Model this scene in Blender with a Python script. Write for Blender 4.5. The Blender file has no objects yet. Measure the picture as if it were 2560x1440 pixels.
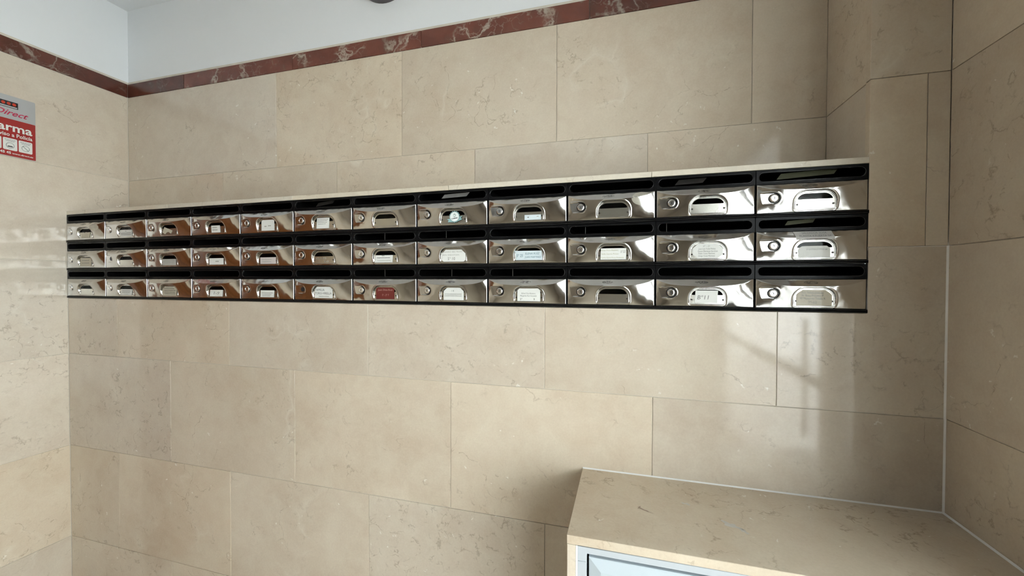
import bpy, bmesh, math, random
import numpy as np
from mathutils import Vector, Matrix

random.seed(7)
scene = bpy.context.scene
COL = scene.collection

# ------------------------------------------------------------------ units
# Layout was measured in "U" (mailbox column = 0.25 U); S turns U into metres (wall tile = 0.60 m)
S = 0.9624
ZF = 1.868                      # floor lies this many U under the top of the mailbox block
def M3(x, y, z): return (x * S, y * S, (z + ZF) * S)

# ------------------------------------------------------------------ camera
def make_camera():
    F, yaw, pitch, roll, cx, cz, D = 1016.85, -0.275781, -0.0152716, 0.00219336, 2.423466, -0.295707, 1.218325
    f = Vector((math.sin(yaw) * math.cos(pitch), math.cos(yaw) * math.cos(pitch), math.sin(pitch)))
    r = Vector((math.cos(yaw), -math.sin(yaw), 0.0))
    u = r.cross(f)
    c, s = math.cos(roll), math.sin(roll)
    r2, u2 = c * r + s * u, -s * r + c * u
    cam = bpy.data.cameras.new('camera')
    cam.sensor_width = 36.0
    cam.lens = F / 2560.0 * 36.0
    cam.clip_start = 0.02
    o = bpy.data.objects.new('camera', cam)
    m = Matrix.Identity(4)
    for i in range(3):
        m[i][0], m[i][1], m[i][2] = r2[i], u2[i], -f[i]
    m.translation = Vector(M3(cx, -D, cz))
    o.matrix_world = m
    COL.objects.link(o)
    scene.camera = o
make_camera()

# ------------------------------------------------------------------ light: overcast daylight through the entrance on the right
world = bpy.data.worlds.new('world'); scene.world = world
world.use_nodes = True
bg = world.node_tree.nodes['Background']
bg.inputs[0].default_value = (0.93, 0.97, 1.0, 1)
bg.inputs[1].default_value = 14.5
sun = bpy.data.lights.new('added_street_sun', 'SUN'); sun.energy = 14.0; sun.angle = math.radians(.53); sun.color = (1.0, .96, .9)
so = bpy.data.objects.new('added_street_sun', sun); COL.objects.link(so)
so.rotation_euler = Vector((-.42, .38, -1.0)).to_track_quat('-Z', 'Y').to_euler()      # sun added to brighten the pavement; the added overhang keeps it off the hall

scene.view_settings.view_transform = 'Standard'
scene.view_settings.look = 'None'
scene.view_settings.gamma = 1.0
scene.view_settings.exposure = -0.06
scene.view_settings.use_curve_mapping = False
scene.cycles.use_denoising = True
scene.cycles.max_bounces = 6
scene.cycles.diffuse_bounces = 3
scene.cycles.glossy_bounces = 3
scene.cycles.transparent_max_bounces = 8
scene.cycles.use_adaptive_sampling = True
scene.cycles.adaptive_threshold = .06
scene.cycles.adaptive_min_samples = 16
scene.cycles.use_auto_tile = False
scene.cycles.time_limit = 900
scene.cycles.sample_clamp_indirect = 12.0
scene.cycles.caustics_reflective = False
scene.cycles.blur_glossy = 0.3

# entrance opening on the right wall (U, along y)
DOOR_Y0, DOOR_Y1, DOOR_ZT = -2.60, -0.67, 0.56
SIDE_Y0, SIDE_Y1 = -0.60, -0.42
def portal(name, y0, y1, z0, z1):
    l = bpy.data.lights.new(name, 'AREA'); l.shape = 'RECTANGLE'
    l.size, l.size_y = (z1 - z0) * S, (y1 - y0) * S
    l.cycles.is_portal = True
    o = bpy.data.objects.new(name, l); COL.objects.link(o)
    o.location = M3(3.255, (y0 + y1) / 2, (z0 + z1) / 2)
    o.rotation_euler = (0, math.radians(90), 0)
portal('daylight_portal', DOOR_Y0, DOOR_Y1, -ZF, DOOR_ZT)

# ------------------------------------------------------------------ materials
def newmat(name):
    m = bpy.data.materials.new(name); m.use_nodes = True
    nt = m.node_tree
    return m, nt, nt.nodes['Principled BSDF']
def N(nt, t, **kw):
    n = nt.nodes.new(t)
    for k, v in kw.items(): setattr(n, k, v)
    return n
def setin(n, **kw):
    for k, v in kw.items(): n.inputs[k.replace('_', ' ')].default_value = v
def ramp(nt, fac, stops, interp='LINEAR'):
    r = N(nt, 'ShaderNodeValToRGB'); r.color_ramp.interpolation = interp
    el = r.color_ramp.elements
    while len(el) < len(stops): el.new(0.5)
    for e, (p, c) in zip(el, stops):
        e.position = p; e.color = (c, c, c, 1) if isinstance(c, (int, float)) else (*c, 1)
    nt.links.new(fac, r.inputs[0]); return r
def mix(nt, fac, a, b, mode='MIX'):
    m = N(nt, 'ShaderNodeMix', data_type='RGBA', blend_type=mode)
    for sock, v in ((m.inputs[0], fac), (m.inputs[6], a), (m.inputs[7], b)):
        if isinstance(v, bpy.types.NodeSocket): nt.links.new(v, sock)
        elif isinstance(v, (int, float)): sock.default_value = v
        else: sock.default_value = (*v, 1)
    return m.outputs[2]
def math_(nt, op, a, b=None):
    m = N(nt, 'ShaderNodeMath', operation=op)
    for sock, v in ((m.inputs[0], a), (m.inputs[1], b)):
        if v is None: continue
        if isinstance(v, bpy.types.NodeSocket): nt.links.new(v, sock)
        else: sock.default_value = v
    return m.outputs[0]
def rand_coord(nt, spread=(37, 91, 53)):
    tc = N(nt, 'ShaderNodeTexCoord'); oi = N(nt, 'ShaderNodeObjectInfo')
    cv = N(nt, 'ShaderNodeVectorMath', operation='SCALE'); cv.inputs[0].default_value = spread
    nt.links.new(oi.outputs['Random'], cv.inputs['Scale'])
    ad = N(nt, 'ShaderNodeVectorMath', operation='ADD')
    nt.links.new(tc.outputs['Object'], ad.inputs[0]); nt.links.new(cv.outputs[0], ad.inputs[1])
    return ad.outputs[0], oi.outputs['Random']
def noise(nt, vec, scale, detail=6, rough=.55, dist=0.0):
    n = N(nt, 'ShaderNodeTexNoise'); setin(n, Scale=scale, Detail=detail, Roughness=rough, Distortion=dist)
    nt.links.new(vec, n.inputs['Vector']); return n
def warp(nt, vec, scale, amount):
    n = noise(nt, vec, scale, 4)
    sub = N(nt, 'ShaderNodeVectorMath', operation='SUBTRACT'); sub.inputs[1].default_value = (.5, .5, .5)
    nt.links.new(n.outputs['Color'], sub.inputs[0])
    sc = N(nt, 'ShaderNodeVectorMath', operation='SCALE'); sc.inputs['Scale'].default_value = amount
    nt.links.new(sub.outputs[0], sc.inputs[0])
    ad = N(nt, 'ShaderNodeVectorMath', operation='ADD')
    nt.links.new(vec, ad.inputs[0]); nt.links.new(sc.outputs[0], ad.inputs[1]); return ad.outputs[0]
def voro_edge(nt, vec, scale):
    v = N(nt, 'ShaderNodeTexVoronoi', feature='DISTANCE_TO_EDGE'); setin(v, Scale=scale)
    nt.links.new(vec, v.inputs['Vector']); return v.outputs['Distance']

def marble_cream(name, light=(.680, .588, .478), dark=(.555, .455, .355), rough=.085, seams=1.0):
    m, nt, b = newmat(name)
    vec, rnd = rand_coord(nt)
    wn = N(nt, 'ShaderNodeTexNoise'); setin(wn, Scale=4.0, Detail=3.0, Roughness=.6); nt.links.new(vec, wn.inputs['Vector'])
    sub = N(nt, 'ShaderNodeVectorMath', operation='SUBTRACT'); sub.inputs[1].default_value = (.5, .5, .5)
    nt.links.new(wn.outputs['Color'], sub.inputs[0])
    def w(amount):
        ma = N(nt, 'ShaderNodeVectorMath', operation='MULTIPLY_ADD')
        nt.links.new(sub.outputs[0], ma.inputs[0]); ma.inputs[1].default_value = (amount,) * 3; nt.links.new(vec, ma.inputs[2])
        return ma.outputs[0]
    sep = N(nt, 'ShaderNodeSeparateColor'); nt.links.new(wn.outputs['Color'], sep.inputs[0])
    ch = [sep.outputs[i] for i in range(3)]
    big = noise(nt, w(.35), 2.6, 5, .6)
    col = mix(nt, ramp(nt, big.outputs[0], [(.33, 0), (.68, 1)]).outputs[0], dark, light)
    mid = noise(nt, w(.10), 13, 6, .72)
    col = mix(nt, ramp(nt, mid.outputs[0], [(.40, .0), (.62, .36)]).outputs[0], col, (.715, .655, .535))
    col = mix(nt, ramp(nt, ch[1], [(.56, 0), (.74, .32)]).outputs[0], col, (.50, .385, .275))
    # fine jagged clay seams, only here and there; each tile has its own share of them
    fn = N(nt, 'ShaderNodeTexNoise'); setin(fn, Scale=34.0, Detail=3.0, Roughness=.65); nt.links.new(vec, fn.inputs['Vector'])
    fs = N(nt, 'ShaderNodeVectorMath', operation='SUBTRACT'); fs.inputs[1].default_value = (.5, .5, .5)
    nt.links.new(fn.outputs['Color'], fs.inputs[0])
    def wf(base, amount):
        ma = N(nt, 'ShaderNodeVectorMath', operation='MULTIPLY_ADD')
        nt.links.new(fs.outputs[0], ma.inputs[0]); ma.inputs[1].default_value = (amount,) * 3; nt.links.new(base, ma.inputs[2])
        return ma.outputs[0]
    fsep = N(nt, 'ShaderNodeSeparateColor'); nt.links.new(fn.outputs['Color'], fsep.inputs[0])
    share = math_(nt, 'FRACT', math_(nt, 'MULTIPLY', rnd, 7.7))
    v1 = ramp(nt, voro_edge(nt, wf(w(.42), .05), 3.4), [(0, 1), (.005, .6), (.010, 0)]).outputs[0]
    k1 = ramp(nt, ch[0], [(.50, 0), (.60, 1)]).outputs[0]
    k1b = ramp(nt, fsep.outputs[1], [(.42, 0), (.55, 1)]).outputs[0]
    col = mix(nt, math_(nt, 'MULTIPLY', math_(nt, 'MULTIPLY', v1, math_(nt, 'MULTIPLY', k1, k1b)), .60 * seams), col, (.25, .175, .12))
    v2 = ramp(nt, voro_edge(nt, wf(w(.16), .05), 19), [(0, 1), (.03, .5), (.065, 0)]).outputs[0]
    k2 = ramp(nt, fsep.outputs[0], [(.50, 0), (.60, 1)]).outputs[0]
    k2b = ramp(nt, math_(nt, 'ADD', ch[2], math_(nt, 'MULTIPLY', share, .20)), [(.56, 0), (.70, 1)]).outputs[0]
    col = mix(nt, math_(nt, 'MULTIPLY', math_(nt, 'MULTIPLY', v2, math_(nt, 'MULTIPLY', k2, k2b)), .62 * seams), col, (.27, .20, .14))
    # pale calcite veins and flecks
    v3 = ramp(nt, voro_edge(nt, w(.6), 1.9), [(0, 1), (.012, .5), (.05, 0)]).outputs[0]
    k3 = ramp(nt, ch[2], [(.53, 0), (.66, 1)]).outputs[0]
    col = mix(nt, math_(nt, 'MULTIPLY', math_(nt, 'MULTIPLY', v3, k3), .45), col, (.78, .73, .63))
    fl = N(nt, 'ShaderNodeTexVoronoi', feature='F1'); setin(fl, Scale=24.0)
    nt.links.new(wf(w(.12), .055), fl.inputs['Vector'])
    flk = ramp(nt, fl.outputs['Distance'], [(.07, 1), (.12, 0)]).outputs[0]
    k4 = ramp(nt, ch[0], [(.53, 0), (.57, 1)]).outputs[0]
    col = mix(nt, math_(nt, 'MULTIPLY', math_(nt, 'MULTIPLY', flk, k4), .8), col, (.86, .83, .76))
    grain = noise(nt, vec, 170, 2, .7)
    col = mix(nt, .17, col, mix(nt, grain.outputs[0], (.33, .27, .19), (.88, .82, .70)))
    hs = N(nt, 'ShaderNodeHueSaturation')
    nt.links.new(col, hs.inputs['Color'])
    r2 = math_(nt, 'FRACT', math_(nt, 'MULTIPLY', rnd, 17.3))
    nt.links.new(math_(nt, 'ADD', math_(nt, 'MULTIPLY', rnd, .12), .94), hs.inputs['Value'])
    nt.links.new(math_(nt, 'ADD', math_(nt, 'MULTIPLY', r2, .26), .93), hs.inputs['Saturation'])
    nt.links.new(hs.outputs[0], b.inputs['Base Color'])
    setin(b, Roughness=rough)
    b.inputs['Specular IOR Level'].default_value = .5
    return m

def marble_red(name):
    m, nt, b = newmat(name)
    vec, rnd = rand_coord(nt)
    big = noise(nt, warp(nt, vec, 6, .2), 7, 8, .6)
    col = mix(nt, ramp(nt, big.outputs[0], [(.35, 0), (.68, 1)]).outputs[0], (.125, .036, .024), (.215, .068, .044))
    br = noise(nt, vec, 12, 5)
    col = mix(nt, ramp(nt, br.outputs[0], [(.52, 0), (.7, .6)]).outputs[0], col, (.12, .065, .045))
    for sc_, wd, amt, c in ((6.5, .05, .85, (.55, .46, .37)), (16, .035, .55, (.42, .30, .24))):
        w = warp(nt, warp(nt, vec, 9, .22), 45, .02)
        v = ramp(nt, voro_edge(nt, w, sc_), [(0, 1), (wd * .35, .6), (wd, 0)]).outputs[0]
        k = ramp(nt, noise(nt, vec, 6, 4).outputs[0], [(.46, 0), (.58, 1)]).outputs[0]
        col = mix(nt, math_(nt, 'MULTIPLY', math_(nt, 'MULTIPLY', v, k), amt), col, c)
    hs = N(nt, 'ShaderNodeHueSaturation'); nt.links.new(col, hs.inputs['Color'])
    nt.links.new(math_(nt, 'ADD', math_(nt, 'MULTIPLY', rnd, .45), .60), hs.inputs['Value'])
    nt.links.new(hs.outputs[0], b.inputs['Base Color'])
    setin(b, Roughness=.12)
    return m

def plain(name, col, rough=.5, metal=0.0, var=0.0, vscale=8, coat=0.0, bump=0.0, bscale=200, spec=.5):
    m, nt, b = newmat(name)
    vec, rnd = rand_coord(nt)
    n = noise(nt, vec, vscale, 5)
    dk = tuple(c * (1 - var) for c in col)
    nt.links.new(mix(nt, n.outputs[0], dk, col), b.inputs['Base Color'])
    setin(b, Roughness=rough, Metallic=metal)
    b.inputs['Coat Weight'].default_value = coat
    b.inputs['Specular IOR Level'].default_value = spec
    if bump:
        bp = N(nt, 'ShaderNodeBump'); setin(bp, Strength=bump, Distance=.002)
        nt.links.new(noise(nt, vec, bscale, 3).outputs[0], bp.inputs['Height'])
        nt.links.new(bp.outputs[0], b.inputs['Normal'])
    return m

def steel(name, col=(.80, .785, .76), rough=.07, wave=.06):
    m, nt, b = newmat(name)
    vec, rnd = rand_coord(nt)
    sm = noise(nt, vec, 30, 6, .7)
    nt.links.new(mix(nt, ramp(nt, sm.outputs[0], [(.45, 0), (.75, .3)]).outputs[0], col, tuple(c * .78 for c in col)), b.inputs['Base Color'])
    nt.links.new(math_(nt, 'ADD', math_(nt, 'MULTIPLY', sm.outputs[0], .06), rough - .03), b.inputs['Roughness'])
    setin(b, Metallic=1.0)
    bp = N(nt, 'ShaderNodeBump'); setin(bp, Strength=wave, Distance=.02)
    nt.links.new(noise(nt, vec, 26, 1, .4).outputs[0], bp.inputs['Height'])
    nt.links.new(bp.outputs[0], b.inputs['Normal'])
    return m

def wood(name):
    m, nt, b = newmat(name)
    vec, rnd = rand_coord(nt)
    mp = N(nt, 'ShaderNodeMapping'); mp.inputs['Scale'].default_value = (9, 9, .9)
    nt.links.new(vec, mp.inputs[0])
    n = noise(nt, mp.outputs[0], 2.2, 8, .6, 1.2)
    col = ramp(nt, n.outputs[0], [(.3, (.062, .017, .004)), (.5, (.155, .050, .012)), (.72, (.235, .083, .022))]).outputs[0]
    nt.links.new(col, b.inputs['Base Color']); setin(b, Roughness=.3); b.inputs['Specular IOR Level'].default_value = .3
    return m

def glass_thin(name, tint=(1, 1, 1), strength=1.0):
    m, nt, b = newmat(name); nt.nodes.remove(b)
    tr = N(nt, 'ShaderNodeBsdfTransparent'); tr.inputs[0].default_value = (*tint, 1)
    gl = N(nt, 'ShaderNodeBsdfGlossy'); gl.inputs['Roughness'].default_value = .03
    geo = N(nt, 'ShaderNodeNewGeometry'); dt = N(nt, 'ShaderNodeVectorMath', operation='DOT_PRODUCT')
    nt.links.new(geo.outputs['Normal'], dt.inputs[0]); nt.links.new(geo.outputs['Incoming'], dt.inputs[1])
    graze = math_(nt, 'POWER', math_(nt, 'SUBTRACT', 1.0, math_(nt, 'ABSOLUTE', dt.outputs['Value'])), 5.0)
    fres = math_(nt, 'ADD', math_(nt, 'MULTIPLY', graze, .96), .04)
    mx = N(nt, 'ShaderNodeMixShader')
    nt.links.new(math_(nt, 'MULTIPLY', fres, strength), mx.inputs[0])
    nt.links.new(tr.outputs[0], mx.inputs[1]); nt.links.new(gl.outputs[0], mx.inputs[2])
    nt.links.new(mx.outputs[0], nt.nodes['Material Output'].inputs[0])
    return m

def worn_print(name, col=(.10, .095, .085), thr=(.42, .60), scale=210):
    """faint worn stamp: broken ink over bare steel"""
    m, nt, b = newmat(name)
    vec, rnd = rand_coord(nt)
    st = N(nt, 'ShaderNodeMapping'); st.inputs['Scale'].default_value = (.55, 1, 1.3)
    nt.links.new(vec, st.inputs[0])
    n = noise(nt, st.outputs[0], scale, 3, .6, 1.5)
    f = ramp(nt, n.outputs[0], [(thr[0], 0), (thr[1], 1)]).outputs[0]
    tr = N(nt, 'ShaderNodeBsdfTransparent')
    mx = N(nt, 'ShaderNodeMixShader')
    nt.links.new(math_(nt, 'MULTIPLY', f, .5), mx.inputs[0])
    setin(b, Roughness=.5); b.inputs['Base Color'].default_value = (*col, 1)
    nt.links.new(tr.outputs[0], mx.inputs[1]); nt.links.new(b.outputs[0], mx.inputs[2])
    nt.links.new(mx.outputs[0], nt.nodes['Material Output'].inputs[0])
    return m
def film(name):
    m, nt, b = newmat(name)
    vec, rnd = rand_coord(nt)
    n = noise(nt, vec, 60, 5)
    tr = N(nt, 'ShaderNodeBsdfTransparent'); mx = N(nt, 'ShaderNodeMixShader')
    nt.links.new(math_(nt, 'ADD', math_(nt, 'MULTIPLY', n.outputs[0], .3), .35), mx.inputs[0])
    b.inputs['Base Color'].default_value = (.62, .58, .48, 1); setin(b, Roughness=.5)
    nt.links.new(tr.outputs[0], mx.inputs[1]); nt.links.new(b.outputs[0], mx.inputs[2])
    nt.links.new(mx.outputs[0], nt.nodes['Material Output'].inputs[0])
    return m

MAT = dict(
    marble=marble_cream('cream_marble'),
    marble_edge=marble_cream('cream_marble_edge', light=(.70, .65, .56), dark=(.58, .52, .43), rough=.25),
    red=marble_red('red_marble'),
    grout=plain('grout', (.76, .70, .60), .9, var=.25, vscale=30),
    sealant=plain('white_sealant', (.86, .85, .83), .45, var=.1, vscale=25),
    plaster=plain('white_plaster', (.84, .86, .875), .6, var=.03, vscale=3, bump=.04, bscale=90),
    steel=steel('polished_steel', (.60, .59, .575), .115, .075),
    steel_plate=steel('brushed_steel_plate', (.66, .645, .61), .22, .02),
    chrome=steel('chrome', (.82, .82, .82), .10, .0),
    lock_gap_shade=plain('lock_shade_ring', (.05, .048, .045), .4, metal=.8),  # dark colour stands in for the shaded gap around the lock
    keyhole=plain('keyhole_dark', (.01, .01, .012), .5),
    rivet=plain('rivet_dark', (.06, .055, .05), .35, metal=.6),
    black=plain('black_plastic', (.006, .006, .0065), .25, var=.2, spec=.09),
    black_gloss=plain('glossy_black_rim', (.010, .010, .011), .14, var=.2, spec=.32),
    cavity=plain('dark_cavity', (.0025, .0025, .0025), .7, spec=.05),
    white_metal=plain('white_painted_metal', (.50, .53, .56), .4, var=.04),
    grey_metal=plain('pale_grey_painted_metal', (.52, .58, .62), .35, var=.04),
    wood=wood('varnished_wood'),
    dark_frame=plain('dark_metal_frame', (.05, .045, .04), .35, metal=.7),
    brass=plain('brass', (.55, .38, .15), .25, metal=1.0),
    floor=marble_cream('floor_marble', light=(.64, .57, .47), dark=(.52, .45, .36), rough=.15),
    pavement=plain('pavement', (.56, .56, .56), .85, var=.3, vscale=3),
    glass=glass_thin('door_glass', (.96, .98, .97)),
    pane=glass_thin('clear_plastic', (.97, .97, .96), .18),
    paper=plain('white_paper', (.90, .90, .89), .8, var=.06, vscale=40),
    paper_blue=plain('bluish_paper', (.74, .83, .90), .8, var=.06, vscale=40),
    paper_cream=plain('cream_paper', (.66, .60, .49), .8, var=.1, vscale=40),
    paper_pink=plain('pinkish_paper', (.74, .67, .66), .8, var=.08, vscale=60),
    paper_grey=plain('greyish_paper', (.56, .54, .51), .8, var=.12, vscale=60),
    paper_red=plain('dark_red_card', (.17, .022, .018), .45, var=.12, vscale=30),
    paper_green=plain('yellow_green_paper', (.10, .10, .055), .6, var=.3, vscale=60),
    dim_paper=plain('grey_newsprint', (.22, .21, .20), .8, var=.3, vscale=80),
    ink=plain('black_ink', (.04, .04, .045), .7),
    ink_grey=plain('grey_ink', (.20, .20, .20), .7),
    ink_faint=plain('faint_grey_ink', (.42, .41, .39), .7),
    ink_yellow=plain('faded_yellow_ink', (.45, .42, .27), .7),
    ink_blue=plain('blue_ink', (.06, .19, .27), .7),
    ink_pink=plain('faded_pale_print', (.55, .36, .32), .7),
    stamp=worn_print('worn_stamp'),
    film=film('adhesive_film'),
    teal=plain('teal_print', (.28, .47, .48), .5, var=.15, vscale=80),
    teal_dark=plain('dark_teal_print', (.10, .17, .18), .5),
    badge_white=plain('badge_white', (.80, .84, .83), .5),
    badge_grey=plain('badge_grey_print', (.36, .44, .42), .5),
    calcite=plain('pale_calcite', (.66, .63, .58), .2, var=.25, vscale=90),
    rust=plain('rust_brown_vein', (.36, .25, .19), .3, var=.3, vscale=200),
    sign_red=plain('sign_red', (.33, .022, .022), .18, coat=.5),
    sign_grey=plain('sign_silver', (.42, .42, .42), .22, coat=.5),
    sign_white=plain('sign_white', (.75, .74, .70), .22, coat=.5),
    sign_black=plain('sign_black', (.02, .018, .02), .25, coat=.5),
    sign_dot=plain('sign_red_dot', (.52, .045, .02), .25, coat=.5),
    sign_pink=plain('sign_crimson', (.45, .015, .06), .3),
    lamp_dark=plain('dark_lamp_body', (.10, .09, .095), .4),
    lamp_glass=plain('frosted_lamp_cover', (.7, .7, .68), .3),
)

# ------------------------------------------------------------------ object helpers
def link(name, mesh, mat=None, parent=None):
    o = bpy.data.objects.new(name, mesh)
    if mat is not None and len(mesh.materials) == 0: mesh.materials.append(MAT[mat] if isinstance(mat, str) else mat)
    COL.objects.link(o)
    if parent is not None: o.parent = parent
    return o
def tag(o, label=None, cat=None, group=None, kind=None):
    for k, v in (('label', label), ('category', cat), ('group', group), ('kind', kind)):
        if v: o[k] = v
    return o
def empty(name, loc=(0, 0, 0)):
    o = bpy.data.objects.new(name, None); o.empty_display_size = .05; o.location = loc
    COL.objects.link(o); return o
def mesh_from(verts, faces, name='mesh', smooth=False, angle=None):
    me = bpy.data.meshes.new(name); me.from_pydata([tuple(v) for v in verts], [], faces); me.validate(); me.update()
    if smooth:
        me.polygons.foreach_set('use_smooth', [True] * len(me.polygons))
        if angle: me.set_sharp_from_angle(angle=math.radians(angle))
    return me
def box_mesh(x0, x1, y0, y1, z0, z1, bev=0.0, seg=1, name='box'):
    bm = bmesh.new()
    bmesh.ops.create_cube(bm, size=1)
    for v in bm.verts:
        v.co = Vector(((x0 + x1) / 2 + v.co.x * (x1 - x0), (y0 + y1) / 2 + v.co.y * (y1 - y0), (z0 + z1) / 2 + v.co.z * (z1 - z0)))
    if bev: bmesh.ops.bevel(bm, geom=list(bm.edges), offset=bev, segments=seg, affect='EDGES', profile=.6)
    me = bpy.data.meshes.new(name); bm.to_mesh(me); bm.free()
    return me
def ubox(name, x0, x1, y0, y1, z0, z1, mat, parent=None, bev=0.0, seg=1):
    """box given in U; origin at its centre"""
    a, b = M3(x0, y0, z0), M3(x1, y1, z1)
    c = [(p + q) / 2 for p, q in zip(a, b)]
    me = box_mesh(a[0] - c[0], b[0] - c[0], a[1] - c[1], b[1] - c[1], a[2] - c[2], b[2] - c[2], bev, seg, name)
    o = link(name, me, mat, parent); o.location = c
    return o
def lbox(name, x0, x1, y0, y1, z0, z1, mat, parent=None, bev=0.0, seg=1):
    return link(name, box_mesh(x0, x1, y0, y1, z0, z1, bev, seg, name), mat, parent)
def prism(outline, holes, y0, y1, name='plate', bevel=0.0):
    """flat plate in the x-z plane with holes, from y0 (front, towards -y) to y1"""
    cu = bpy.data.curves.new(name, 'CURVE'); cu.dimensions = '2D'; cu.fill_mode = 'BOTH'
    for pts in [outline] + list(holes):
        sp = cu.splines.new('POLY'); sp.points.add(len(pts) - 1); sp.use_cyclic_u = True
        for p, (x, z) in zip(sp.points, pts): p.co = (x, z, 0, 1)
    cu.extrude = abs(y1 - y0) / 2 - bevel
    cu.bevel_depth = bevel; cu.bevel_resolution = 1
    if bevel: cu.offset = -bevel
    o = bpy.data.objects.new(name, cu); COL.objects.link(o)
    bpy.context.view_layer.update()
    dg = bpy.context.evaluated_depsgraph_get()
    me = bpy.data.meshes.new_from_object(o.evaluated_get(dg))
    bpy.data.objects.remove(o); bpy.data.curves.remove(cu)
    ym = (y0 + y1) / 2
    me.transform(Matrix(((1, 0, 0, 0), (0, 0, -1, ym), (0, 1, 0, 0), (0, 0, 0, 1))))
    return me
def text_mesh(s, size, align='CENTER', shear=0.0, bold=0.0, spacing=1.0, width=None):
    cu = bpy.data.curves.new('text', 'FONT'); cu.body = s; cu.size = size; cu.align_x = align; cu.align_y = 'CENTER'
    cu.shear = shear; cu.offset = bold; cu.space_character = spacing; cu.resolution_u = 2
    o = bpy.data.objects.new('text', cu); COL.objects.link(o)
    bpy.context.view_layer.update()
    dg = bpy.context.evaluated_depsgraph_get()
    me = bpy.data.meshes.new_from_object(o.evaluated_get(dg))
    bpy.data.objects.remove(o); bpy.data.curves.remove(cu)
    if width and len(me.vertices):
        xs = [v.co.x for v in me.vertices]; w = max(xs) - min(xs)
        k = width / w; me.transform(Matrix.Diagonal((k, 1, 1, 1)))
    return me
RX = Matrix.Rotation(math.radians(90), 4, 'X')      # text: x stays, up -> z, faces -y
def tube(path, r, n=8, closed=True, name='tube'):
    P = [Vector(p) for p in path]; k = len(P); V = []; Fc = []
    for i, p in enumerate(P):
        a, b = P[(i - 1) % k], P[(i + 1) % k]
        if not closed: a, b = P[max(i - 1, 0)], P[min(i + 1, k - 1)]
        t = (b - a).normalized(); up = Vector((0, 1, 0))
        s = t.cross(up).normalized(); u = s.cross(t)
        for j in range(n):
            an = 2 * math.pi * j / n
            V.append(p + (s * math.cos(an) + u * math.sin(an)) * r)
    for i in range(k if closed else k - 1):
        for j in range(n):
            a, b = i * n + j, i * n + (j + 1) % n
            c, d = ((i + 1) % k) * n + (j + 1) % n, ((i + 1) % k) * n + j
            Fc.append((a, b, c, d))
    return mesh_from(V, Fc, name, True)
def lathe(profile, n=32, name='lathe'):
    """profile of (radius, depth towards -y); axis along y"""
    V, Fc = [], []
    for r, d in profile:
        for j in range(n):
            a = 2 * math.pi * j / n; V.append((r * math.cos(a), -d, r * math.sin(a)))
    m = len(profile)
    for i in range(m - 1):
        for j in range(n):
            a, b = i * n + j, i * n + (j + 1) % n
            Fc.append((a, b, b + n, a + n))
    Fc.append(tuple((m - 1) * n + j for j in range(n)))
    return mesh_from(V, Fc, name, True, 35)

# ------------------------------------------------------------------ the setting: tiled walls
G = 0.0009            # half joint, U
TH = 0.012            # tile thickness, U
def jit(): return random.uniform(-.0006, .0006)
def tile_y(parent, y, x0, x1, z0, z1, mat='marble', th=TH, gl=G, gr=G, gb=G, gt=G):
    d = jit() if th == TH else 0
    return ubox('tile', x0 + gl, x1 - gr, y + d, y + th, z0 + gb, z1 - gt, mat, parent, bev=.0006)
def tile_x(parent, x, sgn, y0, y1, z0, z1, mat='marble', th=TH):
    """tile on a wall of constant x, its face towards sgn*x"""
    d = jit()
    xa, xb = (x - th, x + d) if sgn > 0 else (x - d, x + th)
    return ubox('tile', xa, xb, y0 + G, y1 - G, z0 + G, z1 - G, mat, parent, bev=.0006)
ROWS = [-1.868, -1.453, -1.038, -0.6225, -0.2075, 0.2075, 0.6245]
XR, XL, ND = 3.1605, 0.0, 0.2382
HU = 0.37228
TW = 0.6235
RT = .692            # top of the red border
YF = -5.6            # far end of the hall behind the viewer

# lower part of the back wall, in front of the niche
wl = tag(empty('wall_back_lower', M3(1.5, 0, -ZF)), 'polished cream marble wall below the mailboxes', 'wall', kind='structure')
def child_keep(o, p):
    o.parent = p; o.matrix_parent_inverse = Matrix.Translation(-Vector(p.location))
    return o
class Under:
    """collects children of an Empty that are built in world coordinates"""
    def __init__(self, e): self.e = e
def adopt(e, objs):
    for o in objs: child_keep(o, e)
objs = []
objs.append(ubox('grout_bed', XL, XR, .0022, .05, -ZF, -HU - .001, 'grout'))
for k, (z0, z1) in enumerate(((-ZF, ROWS[1]), (ROWS[1], ROWS[2]), (ROWS[2], ROWS[3]))):
    off = .3135 if k == 1 else .0
    xs = [XL] + [x for x in (off + TW * i + (0.001) for i in range(7)) if .05 < x < XR - .05] + [XR]
    for a, b in zip(xs[:-1], xs[1:]): objs.append(tile_y(None, 0, a, b, z0, z1))
xs = [XL, .3135, .937, 1.5605, 2.182, 2.8045]
for a, b in zip(xs[:-1], xs[1:]): objs.append(tile_y(None, 0, a, b, ROWS[3], -HU - .001, gt=0.0))
# L-shaped tile that wraps the lower right corner of the mailboxes
pts = [(2.8045 + G, ROWS[3] + G), (XR - G, ROWS[3] + G), (XR - G, ROWS[4] - G), (3.0005 + G, ROWS[4] - G), (3.0005 + G, -HU - .001), (2.8045 + G, -HU - .001)]
me = prism([((x - 2.98) * S, (z + .45) * S) for x, z in pts], [], 0.0, TH * S, 'tile')
o = link('tile', me, 'marble'); o.location = M3(2.98, 0, -.45); objs.append(o)
adopt(wl, objs)

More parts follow.
